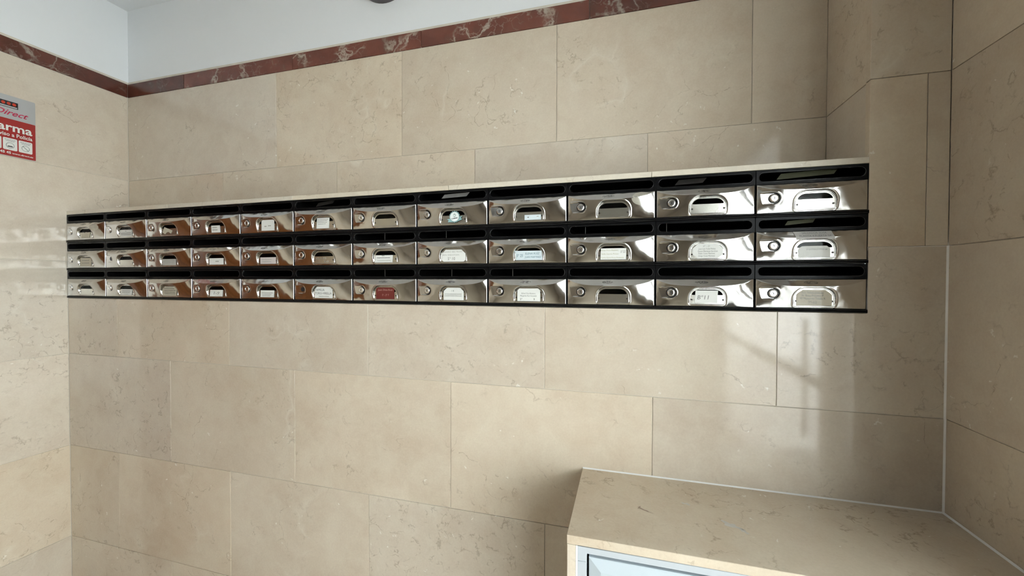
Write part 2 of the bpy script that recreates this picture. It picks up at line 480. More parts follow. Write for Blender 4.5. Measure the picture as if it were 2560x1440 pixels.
# pier at the right end, flush with the mailboxes
pr = tag(empty('wall_back_pier', M3(3.08, 0, ROWS[4])), 'narrow marble pier between the mailboxes and the dark side wall', 'pier', kind='structure')
objs = [ubox('grout_bed', 3.006, XR, .003, .3, ROWS[4], RT - .002, 'grout')]
PT = .021
objs.append(tile_y(None, 0, 3.0005, 3.116, ROWS[4], ROWS[5], th=PT, gl=0))
objs.append(tile_y(None, 0, 3.116, XR, ROWS[4], ROWS[5], th=PT))
objs.append(tile_y(None, 0, 3.0005, XR, ROWS[5], ROWS[6], th=PT, gl=0))
for z0, z1 in ((.016, ROWS[5]), (ROWS[5], ROWS[6])):
    objs.append(ubox('tile', 3.0035, 3.0155, PT + .001, ND, z0 + G, z1 - G, 'marble', bev=.0006))
adopt(pr, objs)

# niche wall above the ledge
wb = tag(empty('wall_back', M3(1.5, ND, 0)), 'cream marble niche wall above the ledge over the mailboxes', 'wall', kind='structure')
objs = [ubox('grout_bed', XL - .08, 3.02, ND + .0025, ND + .06, -.4, RT + .01, 'grout')]
xs = [XL, .927, 1.552, 2.176, 2.800, 3.004]
for a, b in zip(xs[:-1], xs[1:]): objs.append(tile_y(None, ND, a, b, ROWS[5], ROWS[6]))
xs = [XL, .616, 1.242, 1.863, 2.487, 3.004]
for a, b in zip(xs[:-1], xs[1:]): objs.append(tile_y(None, ND, a, b, -.02, ROWS[5]))
adopt(wb, objs)

# ledge slabs over the mailboxes
lg = tag(empty('trim_1', M3(1.5, .1, 0)), 'thin pale marble ledge running along the top of the mailboxes', 'ledge', kind='structure')
objs = []
xs = [XL, .618, 1.244, 1.864, 2.488, 3.0005]
for a, b in zip(xs[:-1], xs[1:]): objs.append(ubox('slab', a + G * .6, b - G * .6, -.002, ND, .001, .0165, 'marble_edge', bev=.0008))
adopt(lg, objs)

# red marble border + white plaster, back
rb = tag(empty('trim_2', M3(1.5, ND, ROWS[6])), 'red marble border strip along the back wall under the white plaster', 'border', kind='structure')
xs = [XL, .381, 1.018, 1.638, 2.291, 3.004]
adopt(rb, [tile_y(None, ND - .001, a, b, ROWS[6], RT, 'red') for a, b in zip(xs[:-1], xs[1:])])
ZC = 1.06
o = ubox('wall_back_upper', XL - .05, 3.008, ND + .006, ND + .12, RT + .0005, ZC, 'plaster')
tag(o, 'white plastered wall above the long red marble border', 'wall', kind='structure')
rp = tag(empty('trim_3', M3(3.08, 0, ROWS[6])), 'short red marble border strip on the pier', 'border', kind='structure')
adopt(rp, [tile_y(None, -.001, 3.0005, XR, ROWS[6], RT, 'red', th=PT), ubox('tile', 3.0035, 3.0155, PT + .001, ND - .001, ROWS[6] + G, RT - G, 'red', bev=.0006)])

# left wall: marble up to the wooden door
LD1, LD0, LDZ = -.285, -1.60, .36          # wooden door opening
wlf = tag(empty('wall_left', M3(0, 0, -ZF)), 'bright cream marble side wall with the alarm sign', 'wall', kind='structure')
objs = [ubox('grout_bed', -.06, -.0025, LD1, ND + .06, -ZF, RT + .01, 'grout')]
for i, (z0, z1) in enumerate(zip(ROWS[:-1], ROWS[1:])):
    objs.append(tile_x(None, 0, 1, LD1, ND - .001 if z0 > -.21 else -.0005, max(z0, -ZF), z1))
objs.append(ubox('grout_bed', -.06, -.0025, LD0, LD1, LDZ, RT + .01, 'grout'))
objs.append(tile_x(None, 0, 1, LD0, LD1, LDZ, ROWS[6]))
objs.append(ubox('grout_bed', -.06, -.0025, YF, LD0, -ZF, RT + .01, 'grout'))
for z0, z1 in zip(ROWS[:-1], ROWS[1:]):
    for a, b in ((-2.2, LD0), (-2.8, -2.2), (-3.4, -2.8), (-4.5, -3.4), (YF, -4.5)): objs.append(tile_x(None, 0, 1, a, b, z0, z1))
adopt(wlf, objs)
rl = tag(empty('trim_4', M3(0, 0, ROWS[6])), 'red marble border strip along the side wall above the alarm sign', 'border', kind='structure')
ys = [ND - .001, -.62, -1.25, -1.88, -2.6, YF]
adopt(rl, [tile_x(None, .001, 1, b, a, ROWS[6], RT, 'red') for a, b in zip(ys[:-1], ys[1:])])
o = ubox('wall_left_upper', -.1, -.006, YF, ND + .1, RT + .0005, ZC, 'plaster')
tag(o, 'white plastered side wall above the red border', 'wall', kind='structure')

# right wall with the glazed entrance
wr = tag(empty('wall_right', M3(XR, -.2, -ZF)), 'shaded brownish marble side wall at the right end', 'wall', kind='structure')
objs = []
def rwall(y0, y1, z0, z1): objs.append(ubox('grout_bed', XR + .0025, XR + .08, y0, y1, z0, z1, 'grout'))
rwall(SIDE_Y1, .35, -ZF, RT + .01); rwall(DOOR_Y1, SIDE_Y0, -ZF, RT + .01); rwall(YF, DOOR_Y0, -ZF, RT + .01)
rwall(SIDE_Y0, SIDE_Y1, DOOR_ZT, RT + .01); rwall(DOOR_Y0, DOOR_Y1, DOOR_ZT, RT + .01); rwall(SIDE_Y0, SIDE_Y1, -ZF, -ZF + .1)
for z0, z1 in zip(ROWS[:-1], ROWS[1:]):
    objs.append(tile_x(None, XR, -1, SIDE_Y1, -.0005, z0, z1))
    objs.append(tile_x(None, XR, -1, DOOR_Y1, SIDE_Y0, z0, z1))
    for a, b in ((-3.3, DOOR_Y0), (-4.4, -3.3), (YF, -4.4)): objs.append(tile_x(None, XR, -1, a, b, z0, z1))
objs.append(tile_x(None, XR, -1, SIDE_Y0, SIDE_Y1, DOOR_ZT, ROWS[6]))
objs.append(tile_x(None, XR, -1, DOOR_Y0, DOOR_Y1, DOOR_ZT, ROWS[6]))
adopt(wr, objs)
rr = tag(empty('trim_5', M3(XR, -1, ROWS[6])), 'red marble border strip above the entrance wall', 'border', kind='structure')
ys = [-.0005, -.62, -1.25, -1.88, -2.6, YF]
adopt(rr, [tile_x(None, XR - .001, -1, b, a, ROWS[6], RT, 'red') for a, b in zip(ys[:-1], ys[1:])])
o = ubox('wall_right_upper', XR + .006, XR + .08, YF, ND + .1, RT + .0005, ZC, 'plaster')
tag(o, 'white plastered wall above the entrance', 'wall', kind='structure')
o = ubox('wall_pier_upper', 3.0045, XR + .006, .006, .34, RT + .0005, ZC, 'plaster')
tag(o, 'white plaster on the pier above its red border', 'wall', kind='structure')

o = ubox('wall_front', -.06, XR + .2, YF - .06, YF, -ZF, ROWS[6], 'marble')
tag(o, 'cream marble wall behind the viewer', 'wall', kind='structure')
o = ubox('wall_front_upper', -.06, XR + .2, YF - .06, YF, ROWS[6], ZC, 'plaster')
tag(o, 'white plaster above the wall behind the viewer', 'wall', kind='structure')
o = ubox('floor', -.08, XR + .09, YF - .06, .36, -ZF - .05, -ZF, 'floor')
tag(o, 'polished marble hall floor', 'floor', kind='structure')
o = ubox('ceiling', -.12, XR + .12, YF - .1, .4, ZC, ZC + .05, 'plaster')
tag(o, 'white plaster ceiling', 'ceiling', kind='structure')
o = ubox('pavement', XR + .09, 16, -9, 8, -ZF - .06, -ZF - .01, 'pavement')
tag(o, 'grey pavement outside the entrance', 'pavement', kind='structure')
o = ubox('added_overhang', XR + .09, XR + 2.05, -4.2, 1.2, .68, .84, 'plaster')  # unseen slab added to keep high sky light off the counter top
tag(o, 'added overhang outside, out of view, cutting the high sky light', 'overhang', kind='structure')

# corner sealant along the right-hand corner
def fillet(name, a, b, d1, d2, mat):
    a, b, d1, d2 = Vector(M3(*a)), Vector(M3(*b)), Vector(d1), Vector(d2)
    V = [a, a + d1, a + d2, b, b + d1, b + d2]
    me = mesh_from(V, [(0, 2, 1), (3, 4, 5), (0, 1, 4, 3), (1, 2, 5, 4), (2, 0, 3, 5)], name)
    return link(name, me, mat)
o = fillet('trim_6', (XR, 0, -.849), (XR, 0, ROWS[4]), (-.0035, 0, 0), (0, -.0035, 0), 'sealant')
tag(o, 'white sealant line up the corner beside the dark side wall', 'sealant', kind='structure')

# entrance door and side light
def glazed(name, y0, y1, z0, z1, label, rails):
    e = tag(empty(name, M3(XR + .04, (y0 + y1) / 2, z0)), label, 'door' if 'door' in name else 'window', kind='structure')
    fw = .045; ob = []
    for a, b, c, d in ((y0, y0 + fw, z0, z1), (y1 - fw, y1, z0, z1), (y0 + fw, y1 - fw, z0, z0 + fw * 2), (y0 + fw, y1 - fw, z1 - fw, z1)):
        ob.append(ubox('frame', XR + .02, XR + .065, a, b, c, d, 'dark_frame', bev=.002))
    for zr in rails: ob.append(ubox('rail', XR + .025, XR + .06, y0 + fw, y1 - fw, zr - .02, zr + .02, 'dark_frame', bev=.002))
    ob.append(ubox('pane', XR + .04, XR + .045, y0 + fw, y1 - fw, z0 + fw * 2, z1 - fw, 'glass'))
    if 'door' in name:
        ob.append(ubox('added_kick_panel', XR + .03, XR + .055, y0 + fw, y1 - fw, z0 + fw * 2, z0 + .45, 'dark_frame', bev=.002))  # lower panel added to cut bright reflections of the ground outside
        ob.append(ubox('handle', XR - .02, XR, y1 - .11, y1 - .09, -.95, -.45, 'chrome', bev=.004))
    adopt(e, ob)
glazed('door_1', DOOR_Y0, DOOR_Y1, -ZF, DOOR_ZT, 'dark framed glazed entrance door letting in daylight', [-.72])
glazed('window_1', SIDE_Y0 - .02, SIDE_Y1 + .02, -ZF + .1, DOOR_ZT, 'narrow glazed side light beside the entrance door', [])

# wooden door on the left wall
e = tag(empty('door_2', M3(-.03, (LD0 + LD1) / 2, -ZF)), 'varnished brown wooden door on the side wall', 'door', kind='structure')
ob = []
for a, b, z1 in ((LD1 - .05, LD1, LDZ), (LD0, LD0 + .05, LDZ)): ob.append(ubox('door_frame', -.05, .008, a, b, -ZF, z1, 'wood', bev=.003))
ob.append(ubox('door_frame', -.05, .008, LD0 + .05, LD1 - .05, LDZ - .05, LDZ, 'wood', bev=.003))
mid = (LD0 + LD1) / 2
for a, b in ((LD0 + .052, mid - .002), (mid + .002, LD1 - .052)):
    ob.append(ubox('leaf', -.045, -.012, a, b, -ZF + .005, LDZ - .052, 'wood', bev=.002))
    for z0, z1 in ((-1.75, -1.0), (-.9, -.45), (-.35, .22)): ob.append(ubox('raised_panel', -.014, -.002, a + .09, b - .09, z0, z1, 'wood', bev=.006))
ob.append(ubox('handle', -.012, .03, mid + .03, mid + .05, -.87, -.73, 'brass', bev=.004))
adopt(e, ob)

# ------------------------------------------------------------------ meter cabinet in the corner
CZ, CY, CX = -.8505, -.3342, 2.2995
e = tag(empty('meter_cabinet', M3((CX + XR) / 2, CY / 2, -ZF)), 'marble-topped corner cabinet with pale grey metal door', 'cabinet')
ob = []
ob.append(ubox('top_slab', CX, XR - .001, CY, -.0012, CZ - .0195, CZ, 'marble', bev=.0008))
ob.append(ubox('side_panel', CX + .0005, CX + .0195, CY + .0006, -.0012, -ZF, CZ - .0203, 'marble', bev=.0008))
ob.append(ubox('side_panel', XR - .02, XR - .001, CY + .0006, -.0012, -ZF, CZ - .0203, 'marble', bev=.0008))
ob.append(ubox('plinth', CX + .02, XR - .021, CY + .004, CY + .03, -ZF, -ZF + .08, 'marble', bev=.0008))
fx0, fx1, fz0, fz1, fw = CX + .0235, XR - .022, -ZF + .081, CZ - .0205, .0195
def R(x, z): return ((x - (CX + XR) / 2) * S, (z + 1.3) * S)
me = prism([R(fx0, fz0), R(fx1, fz0), R(fx1, fz1), R(fx0, fz1)], [[R(fx0 + fw, fz0 + fw), R(fx0 + fw, fz1 - .0145), R(fx1 - fw, fz1 - .0145), R(fx1 - fw, fz0 + fw)]], 0, .03, 'frame', bevel=.0012)
o = link('frame', me, 'white_metal'); o.location = M3((CX + XR) / 2, CY + .001, -1.3); ob.append(o)
ob.append(ubox('frame_joint', fx0 + .001, fx0 + fw - .001, CY - .0006, CY + .002, fz1 - .0345, fz1 - .0325, 'white_metal', bev=.0003))
ob.append(ubox('frame_sealant', CX + .0197, CX + .0238, CY + .0004, CY + .003, fz0, fz1, 'sealant'))
# door leaf: shallow pyramid pressing inside a flat border
dx0, dx1, dz0, dz1 = fx0 + fw + .0045, fx1 - fw - .0045, fz0 + fw + .004, fz1 - .0145 - .0085
def ring(x0, x1, z0, z1, y): return [M3(x0, y, z0), M3(x1, y, z0), M3(x1, y, z1), M3(x0, y, z1)]
c0 = Vector(M3((dx0 + dx1) / 2, CY, (dz0 + dz1) / 2))
V = ring(dx0, dx1, dz0, dz1, CY + .03) + ring(dx0, dx1, dz0, dz1, CY + .006) + ring(dx0 + .001, dx1 - .001, dz0 + .001, dz1 - .001, CY + .005) + ring(dx0 + .026, dx1 - .026, dz0 + .026, dz1 - .026, CY - .001)
Fc = []
for k in range(3):
    for j in range(4):
        Fc.append((k * 4 + j, k * 4 + (j + 1) % 4, k * 4 + 4 + (j + 1) % 4, k * 4 + 4 + j))
Fc.append((12, 13, 14, 15))
o = link('door', mesh_from([Vector(v) - c0 for v in V], Fc, 'door'), 'grey_metal'); o.location = c0
o['label'] = 'pale grey metal door leaf'; ob.append(o); cab_door = o
ob.append(ubox('back_panel', fx0, fx1, CY + .06, CY + .065, fz0, fz1, 'cavity'))
ob.append(fillet('sealant_line', (CX, -.0012, CZ), (XR, -.0012, CZ), (0, -.003, 0), (0, .0, .003), 'sealant'))
ob.append(fillet('sealant_line', (XR - .001, -.001, CZ), (XR - .001, CY, CZ), (-.0035, 0, 0), (0, 0, .0035), 'sealant'))
def blotch(name, cx, cy, rx, ry, ang, mat, seed, lumps=5):
    rg = random.Random(seed); ph = [rg.uniform(0, 6.28) for _ in range(lumps)]; am = [rg.uniform(.06, .24) for _ in range(lumps)]
    P = []
    for i in range(40):
        a = 2 * math.pi * i / 40; k = 1 + sum(m_ * math.sin((j + 2) * a + p) for j, (m_, p) in enumerate(zip(am, ph)))
        x, y = rx * k * math.cos(a), ry * k * math.sin(a)
        P.append((x * math.cos(ang) - y * math.sin(ang), x * math.sin(ang) + y * math.cos(ang), .00025))
    o = link(name, mesh_from(P + [(0, 0, .00025)], [(40, i, (i + 1) % 40) for i in range(40)], name), mat)
    o.location = M3(cx, cy, CZ); ob.append(o); return o
blotch('calcite_patch', 2.655, -.196, .017, .0085, -.5, 'calcite', 4)
blotch('calcite_patch', 2.678, -.214, .009, .0045, -.7, 'calcite', 9)
blotch('calcite_patch', 2.568, -.128, .010, .0035, -.2, 'calcite', 12)
blotch('rust_mark', 2.468, -.186, .015, .0022, -.55, 'rust', 15)
blotch('rust_mark', 2.456, -.176, .006, .0016, 1.1, 'rust', 18)
adopt(e, ob)
hd = ubox('lock_knob', dx0 + .06, dx0 + .085, CY - .008, CY - .001, -1.35, -1.325, 'chrome', bev=.002)
hd.parent = cab_door; hd.matrix_parent_inverse = Matrix.Translation(-(c0 + Vector((0, 0, 0))))

# ------------------------------------------------------------------ mailboxes
CW, RH = .25 * S, HU / 3 * S
PH, DH, LH = RH * .313, RH * .607, RH * .080           # slot panel, door, rail heights
DW = CW - .0050                                         # door width
HE = .0020
TS = .84                                                # slope of the top facet
PY = -.0015                                             # front face of black panel
def smin(a, b, k):
    h = np.clip(.5 + .5 * (b - a) / k, 0, 1)
    return b * (1 - h) + a * h - k * h * (1 - h)
def sstep(x, a, b):
    t = np.clip((x - a) / (b - a), 0, 1); return t * t * (3 - 2 * t)
WCX = .536 * DW                                         # window centre from the door's left edge
WCB = .372 * DH                                         # window centre above the door's bottom edge
WB = (.0455, .0240)                                     # window half size
def sd_window(x, b, grow=0.0):
    px, pz = x - WCX, b - WCB
    r = np.where(pz > 0, .0270, .0075) + grow
    qx = np.abs(px) - (WB[0] + grow) + r; qz = np.abs(pz) - (WB[1] + grow) + r
    return np.minimum(np.maximum(qx, qz), 0) + np.hypot(np.maximum(qx, 0), np.maximum(qz, 0)) - r
LKX, LKB = .157 * DW, .50 * DH
def sd_lock(x, b):
    dx = np.maximum(x - LKX, 0); return np.hypot(dx, b - LKB) - .0142
def height(x, b):
    """how far the pressed steel stands proud at x from the left edge, b above the bottom edge"""
    x = np.asarray(x, float); b = np.asarray(b, float)
    t = DH - b
    P = 1 - np.abs(2 * x / DW - 1) ** 3.2
    body = HE + .0152 * P * np.clip(b / (.757 * DH), 0, 1.25) ** .85
    top = HE + TS * t
    side = HE + .46 * np.minimum(x, DW - x)            # flat tapering facets at both ends
    h = smin(smin(body, side, .0006), top, .0012)
    dl = sd_lock(x, b)
    h = h + .0006 * np.exp(-((dl - .0012) / .0014) ** 2) * np.clip((h - .004) / .003, 0, 1)
    m = 1 - sstep(dl, -.0016, .0004)
    h = h * (1 - m) + np.minimum(h, .0042) * m
    dw = sd_window(x, b)
    h = h + .0007 * np.exp(-((dw - .0016) / .0011) ** 2)
    m = 1 - sstep(dw, -.0012, .0003)
    h = h * (1 - m) + .0045 * m
    e = np.minimum(np.minimum(x, DW - x), np.minimum(b, t))
    k = np.clip(1 - e / .0012, 0, 1)
    return h - .0012 * (1 - np.sqrt(np.clip(1 - k * k, 0, 1)))
def door_mesh():
    ed = [0, .0002, .0005, .0009]
    def axis(L, n): return np.array(ed + list(np.linspace(.0014, L - .0014, n)) + [L - a for a in reversed(ed)])
    xs, bs = axis(DW, 300), axis(DH, 92)
    X, B = np.meshgrid(xs, bs)
    H = height(X, B)
    n, m = len(xs), len(bs)
    # border returns going back to the panel
    Xp = np.pad(X, 1, mode='edge'); Bp = np.pad(B, 1, mode='edge'); Hp = np.pad(H, 1, mode='constant', constant_values=-.003)
    V = np.stack([Xp.ravel(), -Hp.ravel(), Bp.ravel()], 1)
    D = np.pad(sd_window(X, B), 1, mode='constant', constant_values=1.0)
    N_ = n + 2
    faces = []
    inside = D < -.0019
    for j in range(m + 1):
        for i in range(n + 1):
            if inside[j, i] and inside[j + 1, i] and inside[j, i + 1] and inside[j + 1, i + 1]: continue
            a = j * N_ + i
            faces.append((a, a + 1, a + 1 + N_, a + N_))
    return mesh_from(V, faces, 'door', True, 50)
ME_DOOR = door_mesh()
def arc(cx, cz, r, a0, a1, n=8): return [(cx + r * math.cos(math.radians(a0 + (a1 - a0) * i / n)), cz + r * math.sin(math.radians(a0 + (a1 - a0) * i / n))) for i in range(n + 1)]
def dshape(shrink, cx=WCX, cz=WCB, n=10):
    hx, hz, rt, rb = WB[0] - shrink, WB[1] - shrink, .0270 - shrink, max(.0075 - shrink, .002)
    return (arc(cx + hx - rb, cz - hz + rb, rb, -90, 0, n) + arc(cx + hx - rt, cz + hz - rt, rt, 0, 90, n)
            + arc(cx - hx + rt, cz + hz - rt, rt, 90, 180, n) + arc(cx - hx + rb, cz - hz + rb, rb, 180, 270, n))
# card plate with its reading slot
def slot_outline():
    z0, z1 = WCB + .0035, WCB + WB[1] - .0062
    pts = [(x, z) for x, z in dshape(.0062, n=14) if z > z0 + .0035]
    xr = max(p[0] for p in pts) + .0012; xl = min(p[0] for p in pts) - .0012
    return arc(xl + .002, z0 + .002, .002, 180, 270, 4) + arc(xr - .002, z0 + .002, .002, 270, 360, 4) + pts
def circ(cx, cz, r, n=12): return [(cx + r * math.cos(2 * math.pi * i / n), cz + r * math.sin(2 * math.pi * i / n)) for i in range(n)]
ME_PLATE = prism(dshape(.0016), [slot_outline()], -.0053, -.0041, 'card_plate')
ME_BEAD = tube([(x, -.0055, z) for x, z in dshape(.0030, n=8)], .0009, 6, True, 'plate_bead')
ME_RIVET = lathe([(.0024, 0), (.0024, .0006), (.0017, .0010)], 12, 'rivet')
ME_PANE = prism(dshape(.0030), [], -.0076, -.0074, 'window_pane')
ME_LOCKRING = lathe([(.0122, 0), (.0122, .0010), (.0116, .0018), (.0104, .0018), (.0101, .0005)], 36, 'lock_shade_ring')
ME_LOCK = lathe([(.0101, 0), (.0101, .0046), (.0098, .0062), (.0089, .0074), (.0075, .0079), (.0069, .0071), (.0063, .0071), (.0060, .0076)], 36, 'lock')
kp = [(-.0008, -.0042), (.0008, -.0042), (.0008, -.001), (.0022, 0), (.0008, .001), (.0008, .0042), (-.0008, .0042)]
ME_KEY = prism(kp, [], -.0079, -.0074, 'keyhole')
ME_HOLE = prism(circ(0, 0, .0082, 24), [], -.0006, 0, 'lock_hole')
# black slot panel
def stadium(x0, x1, zc, r, n=10): return arc(x1 - r, zc, r, -90, 90, n) + arc(x0 + r, zc, r, 90, 270, n)
PZ = RH - PH
SLR = .0112
SX0, SX1, SZ = .0070, CW - .0070, RH - .0181
PG = .0005
ME_PANEL = prism([(PG, PZ), (CW - PG, PZ), (CW - PG, RH - .0003), (PG, RH - .0003)], [stadium(SX0, SX1, SZ, SLR)[::-1]], PY, .0035, 'slot_panel', bevel=.0006)
ME_RIM = tube([(x, PY + .0003, z) for x, z in stadium(SX0 - .0006, SX1 + .0006, SZ, SLR + .0006, 12)], .0011, 8, True, 'slot_rim')
# rounded black rail under each door
def rail_mesh():
    prof = []
    for c, r in ((LH * .73, LH * .25), (LH * .25, LH * .25)):
        for i in range(9):
            a = math.radians(90 - 180 * i / 8)
            prof.append((-.0005 - .0045 * math.cos(a), c + r * math.sin(a)))
    prof += [(.004, 0), (.004, LH)]
    n = len(prof); V = [(PG, y, z) for y, z in prof] + [(CW - PG, y, z) for y, z in prof]
    Fc = [(i, n + i, n + (i + 1) % n, (i + 1) % n) for i in range(n)] + [tuple(range(n)), tuple(range(2 * n - 1, n - 1, -1))]
    return mesh_from(V, Fc, 'bottom_rail', True, 40)
ME_RAIL = rail_mesh()
def casing_mesh():
    x0, x1, y0, y1, z0, z1 = .0002, CW - .0002, .0036, .2050, .0002, RH - .0004
    V = [(x0, y0, z0), (x1, y0, z0), (x1, y0, z1), (x0, y0, z1), (x0, y1, z0), (x1, y1, z0), (x1, y1, z1), (x0, y1, z1)]
    return mesh_from(V, [(0, 1, 5, 4), (1, 2, 6, 5), (2, 3, 7, 6), (3, 0, 4, 7), (4, 5, 6, 7)], 'casing')
ME_CASE = casing_mesh()
# backing sheet behind the door so that light cannot slip past the door edge; it leaves the card window open
ME_BACK = prism([(PG, LH), (CW - PG, LH), (CW - PG, PZ), (PG, PZ)], [[(x + (CW - DW) / 2, z + LH) for x, z in dshape(.006)][::-1]], .0012, .0030, 'door_backing')
# worn maker's stamp on the top facet
def drape(xs, bs, lift=.00025, mask=None):
    X, B = np.meshgrid(xs, bs); H = height(X, B) + lift
    V = np.stack([X.ravel(), -H.ravel(), B.ravel()], 1); n = len(xs)
    Fc = [(j * n + i, j * n + i + 1, (j + 1) * n + i + 1, (j + 1) * n + i) for j in range(len(bs) - 1) for i in range(n - 1) if mask is None or mask(X[j, i], B[j, i])]
    return mesh_from(V, Fc, 'drape', True)
def drape_ellipse(cx, cb, rx, rb, lift=.0003, n=28, rings=5):
    V, Fc = [], []
    for k in range(1, rings + 1):
        for i in range(n):
            a = 2 * math.pi * i / n; x = cx + rx * k / rings * math.cos(a); b = cb + rb * k / rings * math.sin(a)
            V.append((x, -float(height(x, b)) - lift, b))
    V.append((cx, -float(height(cx, cb)) - lift, cb))
    for i in range(n): Fc.append((len(V) - 1, i, (i + 1) % n))
    for k in range(rings - 1):
        for i in range(n): Fc.append((k * n + i, k * n + (i + 1) % n, (k + 1) * n + (i + 1) % n, (k + 1) * n + i)[::-1])
    return mesh_from(V, Fc, 'film', True)
ME_STAMP = drape_ellipse(.49 * DW, DH - .0088, .0165, .0038)

# ---- name cards: row, col -> outline in plate fractions, paper, text lines
PX0, PX1, PZ0, PZ1 = WCX - WB[0] + .0045, WCX + WB[0] - .0045, WCB - WB[1] + .0040, WCB + WB[1] - .0045
def fx(f): return PX0 + f * (PX1 - PX0)
def fz(f): return PZ1 - f * (PZ1 - PZ0)
def rect(x0, x1, y0, y1, skew=0.0): return [(fx(x0 + skew * .5), fz(y1)), (fx(x1 + skew * .5), fz(y1)), (fx(x1 - skew * .5), fz(y0)), (fx(x0 - skew * .5), fz(y0))]
def dcard(x0, x1, y0=.03, cut=.26, low=0.0):
    p = [(fx(x0 + low), fz(1)), (fx(x1 - low), fz(1))]
    if low: p.append((fx(x1), fz(1 - low * 1.6)))
    p += [(fx(x1), fz(y0 + cut)), (fx(x1 - cut * .55), fz(y0)), (fx(x0 + cut * .55), fz(y0)), (fx(x0), fz(y0 + cut))]
    if low: p.append((fx(x0), fz(1 - low * 1.6)))
    return p
def torn():
    xs = np.linspace(.1, .85, 14); r = random.Random(3)
    return [(fx(.18), fz(1)), (fx(.8), fz(1))] + [(fx(x), fz(.42 + r.uniform(-.03, .04) + (.08 if .35 < x < .5 else 0))) for x in xs[::-1]]
def bent():
    p = [(.08, .78), (.2, .25), (.7, .62), (.62, .92), (.45, .72), (.33, .80), (.24, .96)]
    return [(fx(x), fz(y)) for x, y in p]
